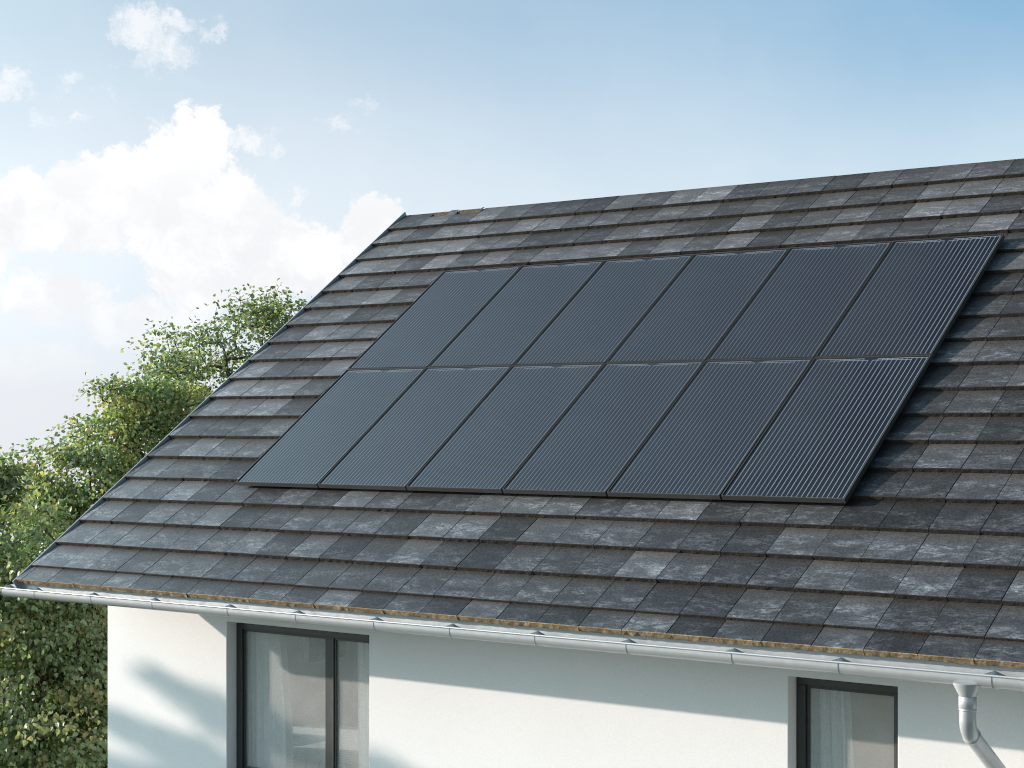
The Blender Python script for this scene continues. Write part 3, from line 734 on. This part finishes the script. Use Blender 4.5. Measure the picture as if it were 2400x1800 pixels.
    LF = np.concatenate([b0+np.array([[0, 1, 2, 3, 4]]), b0+np.array([[0, 4, 5, 6, 7]])], 1).reshape(-1, 5)
    me = bpy.data.meshes.new('crown')
    me.vertices.add(len(LV)); me.vertices.foreach_set('co', LV.ravel())
    me.loops.add(LF.size); me.loops.foreach_set('vertex_index', LF.ravel().astype(np.int32))
    me.polygons.add(len(LF)); me.polygons.foreach_set('loop_start', (np.arange(len(LF))*5).astype(np.int32))
    me.update(calc_edges=True)
    tn = np.repeat(np.clip(rng.normal(0.5, 0.28, nl), 0, 1), 2); 
    clump = rng.uniform(0, 1, cnt)[own]
    wm = np.repeat(np.clip(0.3*rng.uniform(0, 1, nl)+0.7*clump, 0, 1), 2)
    a_ = me.attributes.new('leaf_tone', 'FLOAT', 'FACE'); a_.data.foreach_set('value', tn.astype(np.float32))
    a_ = me.attributes.new('leaf_warm', 'FLOAT', 'FACE'); a_.data.foreach_set('value', wm.astype(np.float32))
    link('crown', me, mat, root)
    return root
def gb(u, v, depth):
    p = at(u, v, depth); return (p.x, p.y, GROUND)
def bl(u, v, depth, rx, rz, wt=1.0, ry=None):
    p = at(u, v, depth); return ((p.x, p.y, p.z), (rx, ry or rx, rz), wt)

make_tree('broadleaf_tree', 'dense leafy tree with drooping pointed leaves beside the white wall corner', gb(60, 1500, 21),
          [bl(30, 1330, 21, 1.3, 0.9, 1.2), bl(190, 1480, 21.5, 1.2, 0.9, 1.2), bl(40, 1620, 21, 1.5, 1.0, 1.3), bl(200, 1760, 21.5, 1.4, 1.0, 1.3), bl(60, 1950, 21, 1.7, 1.0, 1.0)],
          640, 78, 0.062, M['leaf_a'], 5, 0.12, 0.8, 0.17)
make_tree('broadleaf_tree', 'golden green bushy tree behind the lower end of the sloping roof edge', gb(220, 1500, 26),
          [bl(190, 1130, 26, 0.9, 0.75, 1.1), bl(280, 1030, 26.5, 0.95, 0.7, 1.0), bl(100, 1170, 26, 0.7, 0.55, 0.8), bl(390, 1040, 27, 1.0, 0.9, 1.0), bl(330, 1220, 26, 1.4, 0.9, 1.1), bl(120, 1300, 26, 1.2, 0.8, 1.0), bl(200, 1480, 26, 1.6, 1.0, 0.8), bl(420, 960, 27, 0.7, 0.5, 0.5), bl(325, 945, 26.5, 0.6, 0.45, 0.6)],
          620, 48, 0.062, M['leaf_b'], 8, 0.11, 0.5, 0.17)
make_tree('broadleaf_tree', 'loose airy tree showing sky through its twigs, rising highest behind the roof edge', gb(560, 1200, 31),
          [bl(470, 820, 31, 0.85, 0.62, 1.1), bl(590, 760, 31, 0.7, 0.75, 1.0), bl(690, 770, 31.5, 0.75, 0.65, 0.9), bl(655, 735, 31, 0.6, 0.5, 0.6), bl(395, 855, 29.5, 0.55, 0.42, 0.6), bl(360, 930, 29, 0.6, 0.45, 0.5), bl(430, 900, 31, 0.7, 0.5, 0.8), bl(540, 920, 31, 1.1, 0.7, 1.0), bl(660, 900, 31.5, 1.2, 0.8, 0.7), bl(450, 1020, 31, 1.1, 0.7, 0.6)],
          470, 19, 0.066, M['leaf_c'], 14, 0.055, 0.15, 0.17)
make_tree('sapling', 'dark green treetop peeking in at the far left edge of the photo', gb(-40, 1300, 24),
          [bl(-10, 1120, 24, 0.30, 0.34, 0.8), bl(-50, 1180, 24, 0.5, 0.45, 1.0), bl(-60, 1320, 24, 0.7, 0.7, 1.0)],
          200, 22, 0.078, M['leaf_a'], 21, 0.06, 0.6, 0.12)
# a slim garden tree towards the sun, out of the frame: its shadow falls on the white wall
def shade_tree(name, label, spots, seed, tips, lv):
    bs = []
    for x, z, r, w in spots:
        p = Vector((x, YW, z)) + TO_SUN*17.5; bs.append(((p.x, p.y, p.z), (r, r*0.8, r*0.75), w))
    make_tree(name, label, (bs[-1][0][0], bs[-1][0][1], GROUND), bs, tips, lv, 0.085, M['leaf_a'], seed, 0.06, 0.5, 0.10)
shade_tree('garden_tree', 'slim young garden tree standing in front of the house corner', [(-0.38, -1.93, 0.08, 0.3), (-0.05, -2.05, 0.09, 0.3), (0.3, -2.18, 0.10, 0.3), (-1.15, -2.30, 0.07, 0.25), (-0.85, -2.42, 0.10, 0.35), (-0.3, -2.50, 0.14, 0.5), (0.2, -2.66, 0.2, 0.6), (-1.3, -2.78, 0.16, 0.5), (-0.6, -2.9, 0.3, 1.0), (0.3, -3.1, 0.5, 1.2), (-0.3, -4.0, 0.8, 1.5)], 31, 330, 16)
shade_tree('garden_tree', 'smaller young garden tree standing in front of the middle of the house', [(2.2, -2.44, 0.13, 0.4), (2.8, -2.60, 0.16, 0.5), (1.7, -2.60, 0.18, 0.5), (2.4, -3.2, 0.5, 1.2), (2.3, -4.1, 0.8, 1.5)], 37, 200, 16)
